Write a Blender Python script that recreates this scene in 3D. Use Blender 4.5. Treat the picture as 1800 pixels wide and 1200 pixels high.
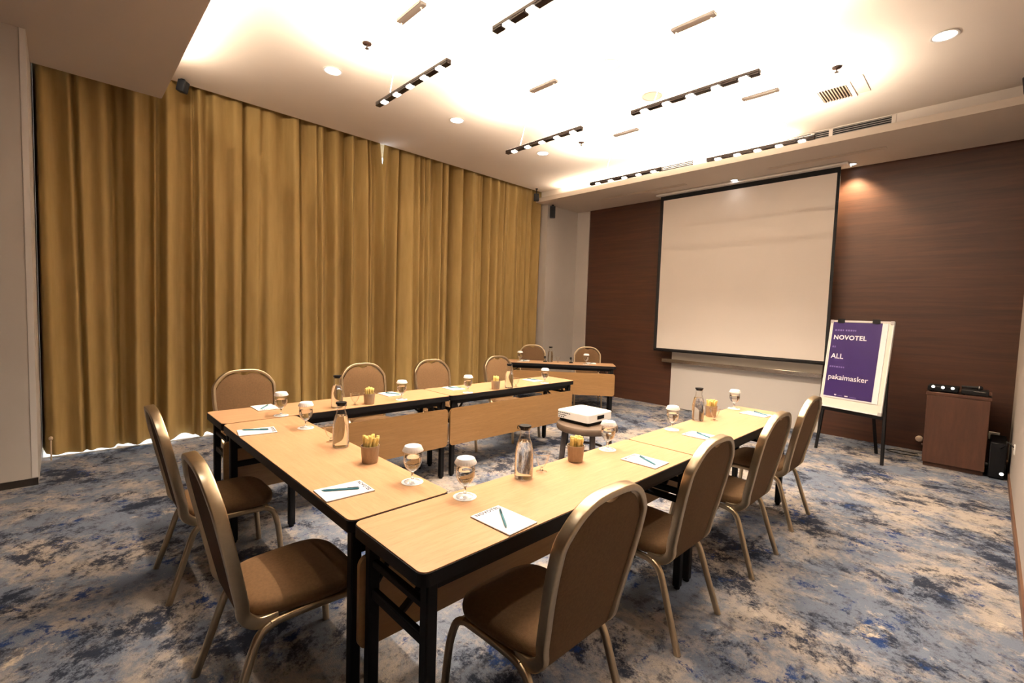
import bpy, bmesh, math, random
from mathutils import Vector, Matrix

for o in list(bpy.data.objects):
    bpy.data.objects.remove(o, do_unlink=True)
S = bpy.context.scene
COL = S.collection
random.seed(7)
PI = math.pi

# ------------------------------------------------------------------ camera
cam_d = bpy.data.cameras.new('camera')
cam = bpy.data.objects.new('camera', cam_d)
COL.objects.link(cam)
F_PX = 815.82
cam_d.sensor_width = 36.0
cam_d.lens = 36.0 * F_PX / 1800.0
cam_d.clip_start = 0.02
_r = Vector((0.69487808, 0.71840019, 0.03233623))
_u = Vector((-0.06549259, 0.01844107, 0.99768264))
_f = Vector((-0.71613908, 0.69538558, -0.05986419))
cam.matrix_world = Matrix(((_r.x, _u.x, -_f.x, 5.939), (_r.y, _u.y, -_f.y, -0.706),
                           (_r.z, _u.z, -_f.z, 1.479), (0, 0, 0, 1)))
S.camera = cam

# ------------------------------------------------------------------ world, exposure
w = bpy.data.worlds.new('daylight')
S.world = w
w.use_nodes = True
w.node_tree.nodes['Background'].inputs[0].default_value = (0.80, 0.90, 1.0, 1)
w.node_tree.nodes['Background'].inputs[1].default_value = 5.0
S.view_settings.view_transform = 'Standard'
S.view_settings.look = 'None'
S.view_settings.gamma = 1.0
S.view_settings.use_curve_mapping = False
S.view_settings.exposure = 0.25

WARM = (1.0, 0.80, 0.60)
P_UP, P_DOWN, P_COVE_FAR, P_COVE_NEAR = 74.0, 40.0, 44.0, 70.0


def area_light(name, loc, sx, sy, power, color=WARM, rot=(0, 0, 0), parent=None, spread=PI):
    d = bpy.data.lights.new(name, 'AREA')
    d.shape = 'RECTANGLE'
    d.size, d.size_y = sx, sy
    d.energy = power
    d.color = color
    d.spread = spread
    o = bpy.data.objects.new(name, d)
    COL.objects.link(o)
    o.location = loc
    o.rotation_euler = rot
    if parent:
        o.parent = parent
    return o


def spot_light(name, loc, power, angle, blend=0.4, color=WARM, rot=(0, 0, 0), parent=None, size=0.03):
    d = bpy.data.lights.new(name, 'SPOT')
    d.energy = power
    d.spot_size = math.radians(angle)
    d.spot_blend = blend
    d.color = color
    d.shadow_soft_size = size
    o = bpy.data.objects.new(name, d)
    COL.objects.link(o)
    o.location = loc
    o.rotation_euler = rot
    if parent:
        o.parent = parent
    return o


# cove strips hidden in the two troughs (real LED runs of the room)
area_light('cove_light', (2.35, 5.575, 3.60), 3.5, 0.03, P_COVE_FAR, rot=(PI + 0.6, 0, 0))
area_light('cove_light', (3.3, -0.03, 3.60), 5.2, 0.03, P_COVE_NEAR, rot=(PI - 0.9, 0, 0))

# ------------------------------------------------------------------ materials
MATS = {}


class NT:
    def __init__(s, name):
        s.m = bpy.data.materials.new(name)
        s.m.use_nodes = True
        s.t = s.m.node_tree
        s.b = s.t.nodes['Principled BSDF']
        s.out = s.t.nodes['Material Output']
        MATS[name] = s.m

    def n(s, kind, **kw):
        nd = s.t.nodes.new(kind)
        for k, v in kw.items():
            if k.startswith('i_'):
                key = k[2:]
                key = int(key) if key.isdigit() else key
                nd.inputs[key].default_value = v
            else:
                setattr(nd, k, v)
        return nd

    def l(s, a, b):
        s.t.links.new(a, b)

    def coords(s, scale=(1, 1, 1), rot=(0, 0, 0), kind='Object'):
        tc = s.n('ShaderNodeTexCoord')
        mp = s.n('ShaderNodeMapping')
        mp.inputs['Scale'].default_value = scale
        mp.inputs['Rotation'].default_value = rot
        s.l(tc.outputs[kind], mp.inputs[0])
        return mp.outputs[0]

    def noise(s, vec, scale, detail=4, rough=0.5, dist=0.0):
        nd = s.n('ShaderNodeTexNoise')
        nd.inputs['Scale'].default_value = scale
        nd.inputs['Detail'].default_value = detail
        nd.inputs['Roughness'].default_value = rough
        nd.inputs['Distortion'].default_value = dist
        s.l(vec, nd.inputs['Vector'])
        return nd.outputs['Fac']

    def ramp(s, fac, a, b, ca=(0, 0, 0, 1), cb=(1, 1, 1, 1)):
        r = s.n('ShaderNodeValToRGB')
        r.color_ramp.elements[0].position = a
        r.color_ramp.elements[1].position = b
        r.color_ramp.elements[0].color = ca
        r.color_ramp.elements[1].color = cb
        s.l(fac, r.inputs[0])
        return r.outputs[0]

    def mix(s, fac, a, b, mode='MIX'):
        m = s.n('ShaderNodeMix', data_type='RGBA', blend_type=mode)
        for sock, val in ((m.inputs[0], fac), (m.inputs[6], a), (m.inputs[7], b)):
            if hasattr(val, 'is_output'):
                s.l(val, sock)
            else:
                sock.default_value = val
        return m.outputs[2]

    def bump(s, h, strength=0.2, dist=0.01):
        b = s.n('ShaderNodeBump')
        b.inputs['Strength'].default_value = strength
        b.inputs['Distance'].default_value = dist
        s.l(h, b.inputs['Height'])
        s.l(b.outputs[0], s.b.inputs['Normal'])


def c4(c):
    return (c[0], c[1], c[2], 1.0)


def plain(name, col, rough=0.5, metal=0.0, var=0.08, vs=30.0, bump=0.0, spec=0.5, sheen=0.0):
    s = NT(name)
    v = s.coords()
    f = s.noise(v, vs, 4, 0.55)
    a = tuple(max(0, x * (1 - var)) for x in col)
    b = tuple(min(1, x * (1 + var)) for x in col)
    s.l(s.ramp(f, 0.3, 0.7, c4(a), c4(b)), s.b.inputs['Base Color'])
    s.b.inputs['Roughness'].default_value = rough
    s.b.inputs['Metallic'].default_value = metal
    s.b.inputs['Specular IOR Level'].default_value = spec
    if sheen:
        s.b.inputs['Sheen Weight'].default_value = sheen
    if bump:
        s.bump(s.noise(v, vs * 6, 3, 0.6), bump, 0.003)
    return s.m


def emit(name, col, strength):
    s = NT(name)
    s.b.inputs['Base Color'].default_value = c4(col)
    s.b.inputs['Emission Color'].default_value = c4(col)
    s.b.inputs['Emission Strength'].default_value = strength
    return s.m


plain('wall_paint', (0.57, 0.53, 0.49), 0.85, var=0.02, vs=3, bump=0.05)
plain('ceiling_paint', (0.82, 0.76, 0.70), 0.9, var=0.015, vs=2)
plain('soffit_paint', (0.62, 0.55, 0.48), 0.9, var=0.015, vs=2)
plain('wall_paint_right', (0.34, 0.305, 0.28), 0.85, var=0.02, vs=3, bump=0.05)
plain('white_paint', (0.80, 0.77, 0.74), 0.6, var=0.01, vs=3)
plain('white_gloss', (0.86, 0.85, 0.83), 0.35, var=0.01, vs=8)
plain('black_metal', (0.004, 0.004, 0.005), 0.55, var=0.15, spec=0.2)
plain('black_plastic', (0.004, 0.0045, 0.006), 0.5, var=0.15, spec=0.2)
plain('black_cloth', (0.006, 0.007, 0.009), 0.9, var=0.2)
plain('dark_grille', (0.004, 0.005, 0.007), 0.7)
plain('bronze', (0.014, 0.007, 0.005), 0.40, 0.2, var=0.1, spec=0.3)
plain('bronze_plate', (0.008, 0.0045, 0.0025), 0.35, 0.3, var=0.1)
plain('gold_frame', (0.57, 0.46, 0.31), 0.33, 1.0, var=0.05, vs=60)
plain('chair_fabric', (0.132, 0.077, 0.037), 0.85, var=0.12, vs=90, bump=0.25, spec=0.2)
plain('steel', (0.62, 0.60, 0.58), 0.25, 1.0, var=0.04)
plain('paper', (0.86, 0.87, 0.88), 0.8, var=0.01)
plain('paper_cream', (0.82, 0.79, 0.70), 0.7, var=0.02)
plain('card_back', (0.10, 0.07, 0.05), 0.8)
plain('pen_teal', (0.03, 0.16, 0.22), 0.35, var=0.05)
plain('ink', (0.03, 0.03, 0.07), 0.7)
plain('print_blue', (0.50, 0.52, 0.62), 0.7)
plain('stick', (0.92, 0.70, 0.25), 0.45, var=0.2, vs=80)
plain('stool_wood', (0.105, 0.072, 0.050), 0.5, var=0.12, vs=18)
plain('stool_leg', (0.07, 0.06, 0.06), 0.5)
plain('screen_cloth', (0.80, 0.735, 0.675), 0.9, var=0.01, vs=2)
plain('board_white', (0.70, 0.665, 0.63), 0.45, var=0.01, vs=2)
plain('poster_purple', (0.026, 0.0105, 0.098), 0.4, var=0.06, vs=5)
plain('letter_white', (0.88, 0.86, 0.88), 0.5)
plain('letter_lilac', (0.20, 0.16, 0.38), 0.5)
plain('skirting', (0.012, 0.009, 0.008), 0.5)
plain('skirting_brown', (0.11, 0.055, 0.03), 0.5)
plain('grey_plastic', (0.45, 0.43, 0.42), 0.5)
plain('speaker_blue', (0.012, 0.018, 0.026), 0.5)
plain('cable', (0.85, 0.80, 0.72), 0.4)
plain('cream_rod', (0.62, 0.48, 0.33), 0.5)
plain('beige_print', (0.66, 0.52, 0.40), 0.8, var=0.05)
plain('speaker_grille', (0.24, 0.195, 0.15), 0.8, var=0.05, vs=200)
emit('lamp_white', (1.0, 0.90, 0.76), 7.0)
emit('downlight_white', (0.96, 0.97, 1.0), 9.0)
emit('cove_led', (1.0, 0.80, 0.42), 3.0)
emit('indicator', (1.0, 0.97, 0.90), 3.0)


def wood(name, c1, c2, scale, rough, stretch, bump=0.05, big=(1, 1)):
    s = NT(name)
    v = s.coords(stretch)
    f = s.noise(v, scale, 6, 0.6, 0.6)
    g = s.noise(v, scale * 6, 4, 0.6, 0.2)
    col = s.mix(s.ramp(f, 0.32, 0.68), c4(c1), c4(c2))
    dark = tuple(x * 0.72 for x in c1)
    col = s.mix(s.ramp(g, 0.52, 0.75, (0, 0, 0, 1), (0.55, 0.55, 0.55, 1)), col, c4(dark))
    s.l(col, s.b.inputs['Base Color'])
    s.b.inputs['Roughness'].default_value = rough
    s.bump(g, bump, 0.002)
    return s.m


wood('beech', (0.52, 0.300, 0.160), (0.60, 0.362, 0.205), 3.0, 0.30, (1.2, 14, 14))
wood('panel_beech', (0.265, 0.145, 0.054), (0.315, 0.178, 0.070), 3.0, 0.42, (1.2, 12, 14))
wood('brown_veneer', (0.042, 0.0160, 0.0085), (0.074, 0.0270, 0.0135), 1.6, 0.48, (0.7, 1, 16), 0.08)
wood('cabinet_veneer', (0.058, 0.025, 0.014), (0.084, 0.035, 0.020), 2.2, 0.45, (9, 9, 1.2), 0.05)
wood('cup_wood', (0.30, 0.215, 0.140), (0.38, 0.28, 0.19), 30.0, 0.6, (3, 3, 0.6))

# curtain cloth
s = NT('curtain_cloth')
v = s.coords((1, 1, 0.15))
f = s.noise(v, 14, 4, 0.6)
s.l(s.ramp(f, 0.3, 0.7, (0.335, 0.230, 0.084, 1), (0.41, 0.288, 0.115, 1)), s.b.inputs['Base Color'])
s.b.inputs['Roughness'].default_value = 0.8
s.b.inputs['Specular IOR Level'].default_value = 0.25
v2 = s.coords((400, 400, 160))
s.bump(s.noise(v2, 1.0, 2, 0.5), 0.15, 0.002)

# carpet
s = NT('carpet')
v = s.coords()
nA = s.noise(v, 1.5, 14, 0.78, 0.2)
nB = s.noise(s.coords((1, 1, 1), (0, 0, 0.7)), 1.6, 15, 0.84, 0.2)
nC = s.noise(s.coords((1, 1, 1), (0, 0, 1.9)), 4.2, 14, 0.82, 0.25)
nD = s.noise(s.coords((1, 1, 1), (0, 0, 2.6)), 2.8, 14, 0.82, 0.25)
nE = s.noise(s.coords((1, 1, 1), (0, 0, 3.3)), 9, 12, 0.80)
nF = s.noise(v, 230, 2, 0.6)
col = s.mix(s.ramp(nA, 0.425, 0.535), (0.385, 0.342, 0.305, 1), (0.150, 0.180, 0.240, 1))
col = s.mix(s.ramp(nD, 0.57, 0.64), col, (0.58, 0.495, 0.40, 1))
col = s.mix(s.ramp(nE, 0.52, 0.61, (0, 0, 0, 1), (0.80, 0.80, 0.80, 1)), col, (0.06, 0.062, 0.078, 1))
col = s.mix(s.ramp(nB, 0.506, 0.558, (0, 0, 0, 1), (0.97, 0.97, 0.97, 1)), col, (0.016, 0.022, 0.040, 1))
col = s.mix(s.ramp(nC, 0.560, 0.598, (0, 0, 0, 1), (0.95, 0.95, 0.95, 1)), col, (0.010, 0.036, 0.135, 1))
col = s.mix(s.ramp(nF, 0.35, 0.70, (0.78, 0.78, 0.78, 1), (1.0, 1.0, 1.0, 1)), (0, 0, 0, 1), col, 'MIX')
s.l(col, s.b.inputs['Base Color'])
s.b.inputs['Roughness'].default_value = 0.95
s.b.inputs['Specular IOR Level'].default_value = 0.1
s.bump(nF, 0.5, 0.006)

# thin clear glass: fresnel mix of straight-through and mirror
s = NT('glass')
tr = s.n('ShaderNodeBsdfTransparent')
tr.inputs[0].default_value = (0.975, 0.98, 0.975, 1)
gl = s.n('ShaderNodeBsdfGlossy')
gl.inputs['Roughness'].default_value = 0.02
lw = s.n('ShaderNodeLayerWeight')
lw.inputs[0].default_value = 0.42
mx = s.n('ShaderNodeMixShader')
s.l(s.ramp(lw.outputs['Facing'], 0.20, 1.0, (0.05, 0.05, 0.05, 1), (0.80, 0.80, 0.80, 1)), mx.inputs[0])
s.l(tr.outputs[0], mx.inputs[1])
s.l(gl.outputs[0], mx.inputs[2])
s.l(mx.outputs[0], s.out.inputs[0])
# water
s = NT('water')
s.b.inputs['Base Color'].default_value = (0.97, 0.98, 0.98, 1)
s.b.inputs['Roughness'].default_value = 0.0
s.b.inputs['IOR'].default_value = 1.33
s.b.inputs['Transmission Weight'].default_value = 1.0
s = NT('solid_glass')
s.b.inputs['Base Color'].default_value = (0.98, 0.985, 0.98, 1)
s.b.inputs['Roughness'].default_value = 0.0
s.b.inputs['IOR'].default_value = 1.48
s.b.inputs['Transmission Weight'].default_value = 1.0
s = NT('window_glass')
tr = s.n('ShaderNodeBsdfTransparent')
s.l(tr.outputs[0], s.out.inputs[0])


# ------------------------------------------------------------------ mesh building
class MB:
    def __init__(s):
        s.v = []
        s.f = []

    def add(s, vs, fs):
        o = len(s.v)
        s.v += [tuple(p) for p in vs]
        s.f += [tuple(i + o for i in q) for q in fs]
        return s

    def box(s, x0, x1, y0, y1, z0, z1):
        return s.add([(x0, y0, z0), (x1, y0, z0), (x1, y1, z0), (x0, y1, z0), (x0, y0, z1), (x1, y0, z1), (x1, y1, z1), (x0, y1, z1)],
                     [(0, 3, 2, 1), (4, 5, 6, 7), (0, 1, 5, 4), (1, 2, 6, 5), (2, 3, 7, 6), (3, 0, 4, 7)])

    def bbox(s, x0, x1, y0, y1, z0, z1, b=0.004, seg=1):
        bm = bmesh.new()
        r = bmesh.ops.create_cube(bm, size=1)
        for q in bm.verts:
            q.co = Vector(((x0 + x1) / 2 + q.co.x * (x1 - x0), (y0 + y1) / 2 + q.co.y * (y1 - y0), (z0 + z1) / 2 + q.co.z * (z1 - z0)))
        bmesh.ops.bevel(bm, geom=list(bm.edges), offset=b, segments=seg, affect='EDGES', profile=0.5)
        bm.verts.index_update()
        s.add([q.co for q in bm.verts], [[q.index for q in fc.verts] for fc in bm.faces])
        bm.free()
        return s

    def lathe(s, prof, n=24, c=(0, 0, 0), close=True):
        vs, fs = [], []
        for r, z in prof:
            for k in range(n):
                a = 2 * PI * k / n
                vs.append((c[0] + r * math.cos(a), c[1] + r * math.sin(a), c[2] + z))
        m = len(prof)
        for i in range(m - 1):
            for k in range(n):
                k2 = (k + 1) % n
                fs.append((i * n + k, i * n + k2, (i + 1) * n + k2, (i + 1) * n + k))
        if close:
            fs.append(tuple(reversed(range(n))))
            fs.append(tuple((m - 1) * n + k for k in range(n)))
        return s.add(vs, fs)

    def sweep(s, path, sec, side=None, close=False, cap=True):
        """sec: list of (a,b) in (side, normal) axes; rotation minimising frames starting with `side`"""
        P = [Vector(p) for p in path]
        n = len(P)
        T = []
        for i in range(n):
            if close:
                t = P[(i + 1) % n] - P[i - 1]
            else:
                t = P[min(i + 1, n - 1)] - P[max(i - 1, 0)]
            T.append(t.normalized())
        sd = Vector(side) if side is not None else Vector((0, 0, 1))
        if abs(sd.normalized().dot(T[0])) > 0.95:
            sd = Vector((1, 0, 0)) if abs(T[0].x) < 0.8 else Vector((0, 1, 0))
        sd = (sd - T[0] * sd.dot(T[0])).normalized()
        vs, fs = [], []
        m = len(sec)
        for i in range(n):
            if i:
                q = T[i - 1].rotation_difference(T[i])
                sd = q @ sd
                sd = (sd - T[i] * sd.dot(T[i])).normalized()
            b = T[i].cross(sd)
            for a, c in sec:
                vs.append(P[i] + sd * a + b * c)
        rng = n if close else n - 1
        for i in range(rng):
            j = (i + 1) % n
            for k in range(m):
                k2 = (k + 1) % m
                fs.append((i * m + k, i * m + k2, j * m + k2, j * m + k))
        if cap and not close:
            fs.append(tuple(reversed(range(m))))
            fs.append(tuple((n - 1) * m + k for k in range(m)))
        return s.add(vs, fs)

    def tube(s, path, r, n=8, **kw):
        return s.sweep(path, [(r * math.cos(2 * PI * k / n), r * math.sin(2 * PI * k / n)) for k in range(n)], **kw)

    def prism(s, outline, z0, z1):
        n = len(outline)
        vs = [(x, y, z0) for x, y in outline] + [(x, y, z1) for x, y in outline]
        fs = [tuple(reversed(range(n))), tuple(range(n, 2 * n))]
        fs += [(k, (k + 1) % n, n + (k + 1) % n, n + k) for k in range(n)]
        return s.add(vs, fs)

    def xf(s, M):
        s.v = [tuple(M @ Vector(p)) for p in s.v]
        return s

    def mesh(s, name, mat, smooth=True, angle=38):
        me = bpy.data.meshes.new(name)
        me.from_pydata(s.v, [], s.f)
        me.update()
        bm = bmesh.new()
        bm.from_mesh(me)
        bmesh.ops.recalc_face_normals(bm, faces=list(bm.faces))
        bm.to_mesh(me)
        bm.free()
        me.materials.append(MATS[mat])
        if smooth:
            for p in me.polygons:
                p.use_smooth = True
            me.set_sharp_from_angle(angle=math.radians(angle))
        return me

    def obj(s, name, mat, parent=None, smooth=True, angle=38):
        o = bpy.data.objects.new(name, s.mesh(name, mat, smooth, angle))
        COL.objects.link(o)
        if parent:
            o.parent = parent
        return o


def rrect(x0, x1, y0, y1, r, n=6):
    out = []
    for cx, cy, a0 in ((x1 - r, y1 - r, 0), (x0 + r, y1 - r, PI / 2), (x0 + r, y0 + r, PI), (x1 - r, y0 + r, 1.5 * PI)):
        for k in range(n + 1):
            a = a0 + PI / 2 * k / n
            out.append((cx + r * math.cos(a), cy + r * math.sin(a)))
    return out


def rsec(a, b, r=0.4, n=3):
    """rounded rectangle section with half sizes a,b"""
    return rrect(-a, a, -b, b, min(a, b) * r, n)


def catmull(pts, n=6):
    P = [Vector(p) for p in pts]
    out = []
    for i in range(len(P) - 1):
        p0 = P[max(i - 1, 0)]
        p1, p2 = P[i], P[i + 1]
        p3 = P[min(i + 2, len(P) - 1)]
        for k in range(n):
            t = k / n
            out.append(0.5 * ((2 * p1) + (p2 - p0) * t + (2 * p0 - 5 * p1 + 4 * p2 - p3) * t * t + (3 * p1 - p0 - 3 * p2 + p3) * t ** 3))
    out.append(P[-1])
    return out


def thing(name, label, cat, loc=(0, 0, 0), rz=0.0, group=None):
    o = bpy.data.objects.new(name, None)
    o.empty_display_size = 0.1
    COL.objects.link(o)
    o.location = loc
    o.rotation_euler = (0, 0, rz)
    return tag(o, label, cat, group)


def tag(o, label, cat, group=None, kind=None):
    o['label'] = label
    o['category'] = cat
    if group:
        o['group'] = group
    if kind:
        o['kind'] = kind
    return o


def struct(o, label=None):
    o['kind'] = 'structure'
    if label:
        o['label'] = label
    return o


def dup(root, label, loc, rz=0.0, group=None):
    r = root.copy()
    COL.objects.link(r)
    r.location = loc
    r.rotation_euler = (0, 0, rz)
    r['label'] = label
    if group:
        r['group'] = group
    for ch in list(root.children):
        c = ch.copy()
        COL.objects.link(c)
        c.parent = r
        for g in ch.children:
            d = g.copy()
            COL.objects.link(d)
            d.parent = c
    return r


def text_mesh(body, size, mat, bold=0.0, extrude=0.0005, align='LEFT', spacing=1.0):
    cu = bpy.data.curves.new('lettering', 'FONT')
    cu.body = body
    cu.size = size
    cu.offset = bold
    cu.extrude = extrude
    cu.align_x = align
    cu.space_character = spacing
    cu.resolution_u = 3
    o = bpy.data.objects.new('lettering', cu)
    COL.objects.link(o)
    bpy.context.view_layer.update()
    dg = bpy.context.evaluated_depsgraph_get()
    me = bpy.data.meshes.new_from_object(o.evaluated_get(dg))
    bpy.data.objects.remove(o, do_unlink=True)
    me.materials.clear()
    me.materials.append(MATS[mat])
    return me


# ------------------------------------------------------------------ room shell
W = 6.637          # screen wall
XR = 6.155         # right wall
ZC = 3.709         # ceiling
ZS = 3.495         # soffits
YN = 0.036         # near soffit edge
YS = 5.495         # far soffit edge
YB = -3.2          # wall behind camera
CX0 = 0.06         # ceiling edge at curtain pocket
struct(MB().box(-0.45, XR + .2, YB - .2, W + .2, -0.15, 0.0).obj('floor', 'carpet', smooth=False))
struct(MB().box(CX0, XR + .15, YB - .15, W + .15, ZC, ZC + 0.12).obj('ceiling', 'ceiling_paint', smooth=False))
# near soffit (lower ceiling over the camera) with lip and cove back
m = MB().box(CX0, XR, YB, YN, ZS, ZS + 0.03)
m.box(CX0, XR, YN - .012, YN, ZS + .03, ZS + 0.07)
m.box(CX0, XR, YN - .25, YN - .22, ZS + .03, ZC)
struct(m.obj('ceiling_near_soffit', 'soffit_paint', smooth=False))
struct(MB().box(CX0, XR, YN, YN + .010, ZS + .004, ZS + .030).obj('trim_1', 'soffit_paint', smooth=False))
# far soffit: slab, front lip, recessed face with the air grilles
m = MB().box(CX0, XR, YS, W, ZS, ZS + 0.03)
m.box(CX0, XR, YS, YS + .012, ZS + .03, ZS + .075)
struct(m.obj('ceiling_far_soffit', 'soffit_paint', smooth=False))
struct(MB().box(CX0, XR, YS + .14, YS + .17, ZS + .03, ZC).obj('wall_bulkhead', 'ceiling_paint', smooth=False))
# walls
struct(MB().box(0.43, XR, W, W + .15, 0, ZC).obj('wall_screen', 'brown_veneer', smooth=False))
m = MB().box(-0.5, 0.43, W - .02, W + .15, 0, ZC)
m.box(-0.5, 0.14, 5.73, W - .02, 0, ZC)
struct(m.obj('wall_corner', 'wall_paint', smooth=False))
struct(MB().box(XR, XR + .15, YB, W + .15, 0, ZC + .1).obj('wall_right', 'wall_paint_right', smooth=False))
struct(MB().box(-0.5, XR + .15, YB - .15, YB, 0, ZC + .1).obj('wall_back', 'brown_veneer', smooth=False))
m = MB().box(-0.5, 0.735, YB, -0.865, 0, ZC)
struct(m.obj('wall_left_pier', 'wall_paint', smooth=False))
struct(MB().box(0.735, 0.748, YB, -0.865, 0, 0.055).obj('baseboard_left', 'skirting', smooth=False))
struct(MB().box(XR - .012, XR, YB, W, 0, 0.07).obj('baseboard_right', 'skirting_brown', smooth=False))
# corner guard on the pier
struct(MB().box(0.735, 0.739, -0.90, -0.865, 0.06, ZS).obj('trim_2', 'white_paint', smooth=False))
# curtain pocket and window wall behind the curtains
m = MB().box(-0.5, CX0, -0.865, 5.73, 3.86, 3.95)
m.box(CX0 - .01, CX0, -0.865, 5.73, ZC, 3.86)
struct(m.obj('ceiling_curtain_pocket', 'soffit_paint', smooth=False))
m = MB().box(-0.5, -0.40, -0.865, 5.73, 3.74, 3.95)
m.box(-0.5, -0.40, -0.865, 5.73, 0, 0.02)
struct(m.obj('wall_window', 'white_paint', smooth=False))
struct(MB().box(-0.40, -0.075, -0.86, 5.72, 0, 0.012).obj('trim_3', 'white_gloss', smooth=False), 'white sill strip behind the curtain hems')
ny = 5
ylen = (5.73 + .865) / ny
for k in range(ny):
    y0 = -0.865 + k * ylen
    fr = MB()
    for a, b, c, d in ((y0, y0 + .05, .02, 3.74), (y0 + ylen - .05, y0 + ylen, .02, 3.74), (y0 + .05, y0 + ylen - .05, .02, .07), (y0 + .05, y0 + ylen - .05, 3.69, 3.74)):
        fr.box(-.47, -.42, a, b, c, d)
    wo = struct(fr.obj('window_%d' % (k + 1), 'white_gloss', smooth=False))
    MB().box(-.448, -.442, y0 + .05, y0 + ylen - .05, .07, 3.69).obj('pane', 'window_glass', wo, smooth=False)

# ------------------------------------------------------------------ curtains
rc = random.Random(21)


PLEATS = [(-.60, .022, .10), (-.33, .03, .10), (-.02, .02, .09), (.34, .016, .10), (.82, .018, .10), (1.42, .014, .13), (1.62, .02, .09), (2.02, .02, .09), (2.31, .022, .14), (2.80, .018, .10), (3.22, .022, .10), (3.74, .026, .14), (4.30, .024, .10), (4.85, .03, .11), (5.30, .03, .10)]


def curtain(ya, yb, label, slit_hi=False, slit_lo=False, ret_lo=False, ret_hi=False):
    # crest / valley knots
    ks = [(ya, rc.uniform(-.2, .5))]
    sgn = 1
    y = ya
    while y < yb - .05:
        y += rc.choice((rc.uniform(.04, .07), rc.uniform(.06, .11), rc.uniform(.10, .19)))
        ks.append((min(y, yb), sgn * rc.choice((rc.uniform(.25, .6), rc.uniform(.6, 1.0), rc.uniform(.85, 1.1)))))
        sgn = -sgn
    nc = int((yb - ya) / .0105)
    nr = 22

    def fold(y):
        for i in range(len(ks) - 1):
            if ks[i][0] <= y <= ks[i + 1][0]:
                t = (y - ks[i][0]) / max(1e-6, ks[i + 1][0] - ks[i][0])
                e = .5 - .5 * math.cos(PI * t)
                return ks[i][1] * (1 - e) + ks[i + 1][1] * e
        return ks[-1][1]
    ph = [rc.uniform(0, 6.28) for _ in range(6)]
    vs, fs = [], []
    for r in range(nr + 1):
        t = r / nr
        for c in range(nc + 1):
            y = ya + (yb - ya) * c / nc
            hem = .018 + .020 * (0.5 + 0.5 * math.sin(y * 5.1 + ph[0])) + .012 * (0.5 + .5 * math.sin(y * 17 + ph[1]))
            z = hem + (3.857 - hem) * t
            drift = (1 - t) * (.030 * math.sin(y * 2.3 + ph[2]) + .022 * math.sin(y * 6.1 + ph[3]))
            fy = fold(min(max(y + drift, ya), yb))
            fine = .12 * math.sin(y * 55 + 3 * t + ph[4]) * (1 - t) + .10 * math.sin(y * 31 + 5 * t + ph[5])
            amp = .098 * (0.70 + .30 * (1 - t)) * (1 + .25 * math.sin(2.5 * t + y * 3))
            x = -.062 + amp * fy + .014 * fine
            for yd, wd, dp in PLEATS:
                x -= dp * math.exp(-((y + drift - yd) / wd) ** 2)
            x = min(x, .052)
            if ret_lo:
                x -= .31 * max(0, 1 - (y - ya) / .035) ** 1.5
            if ret_hi:
                x -= .30 * max(0, 1 - (yb - y) / .035) ** 1.5
            yy = y
            if slit_hi:      # leading edge pulled away near the top
                yy -= .080 * max(0, (t - .84) / .16) * max(0, 1 - (yb - y) / .30)
            if slit_lo:
                yy += .055 * max(0, (t - .84) / .16) * max(0, 1 - (y - ya) / .30)
            vs.append((x, yy, z))
    for r in range(nr):
        for c in range(nc):
            a = r * (nc + 1) + c
            fs.append((a, a + 1, a + nc + 2, a + nc + 1))
    o = MB().add(vs, fs).obj('curtain', 'curtain_cloth', angle=80)
    o.data.set_sharp_from_angle(angle=PI)
    return tag(o, label, 'curtain', 'gold curtains along the window wall')


curtain(-0.8645, 2.505, 'full-height gold curtain hanging from the left pier to the thin slit of daylight', slit_hi=True, ret_lo=True)
curtain(2.490, 5.7295, 'full-height gold curtain hanging from the daylight slit to the corner by the screen', slit_lo=True, ret_hi=True)
t = thing('curtain_rod', 'thin cream pull rod with a ball tip at the left curtain edge', 'rod', (.075, -.80, 0))
MB().tube([(0, 0, .012), (0, 0, .20)], .006).obj('rod', 'cream_rod', t)
MB().lathe([(.002, .195), (.012, .202), (.016, .215), (.012, .228), (.002, .235)], 12).obj('ball', 'cream_rod', t)

# ------------------------------------------------------------------ tables
L, D, ZT = 1.75, 0.434, 0.740


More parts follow.
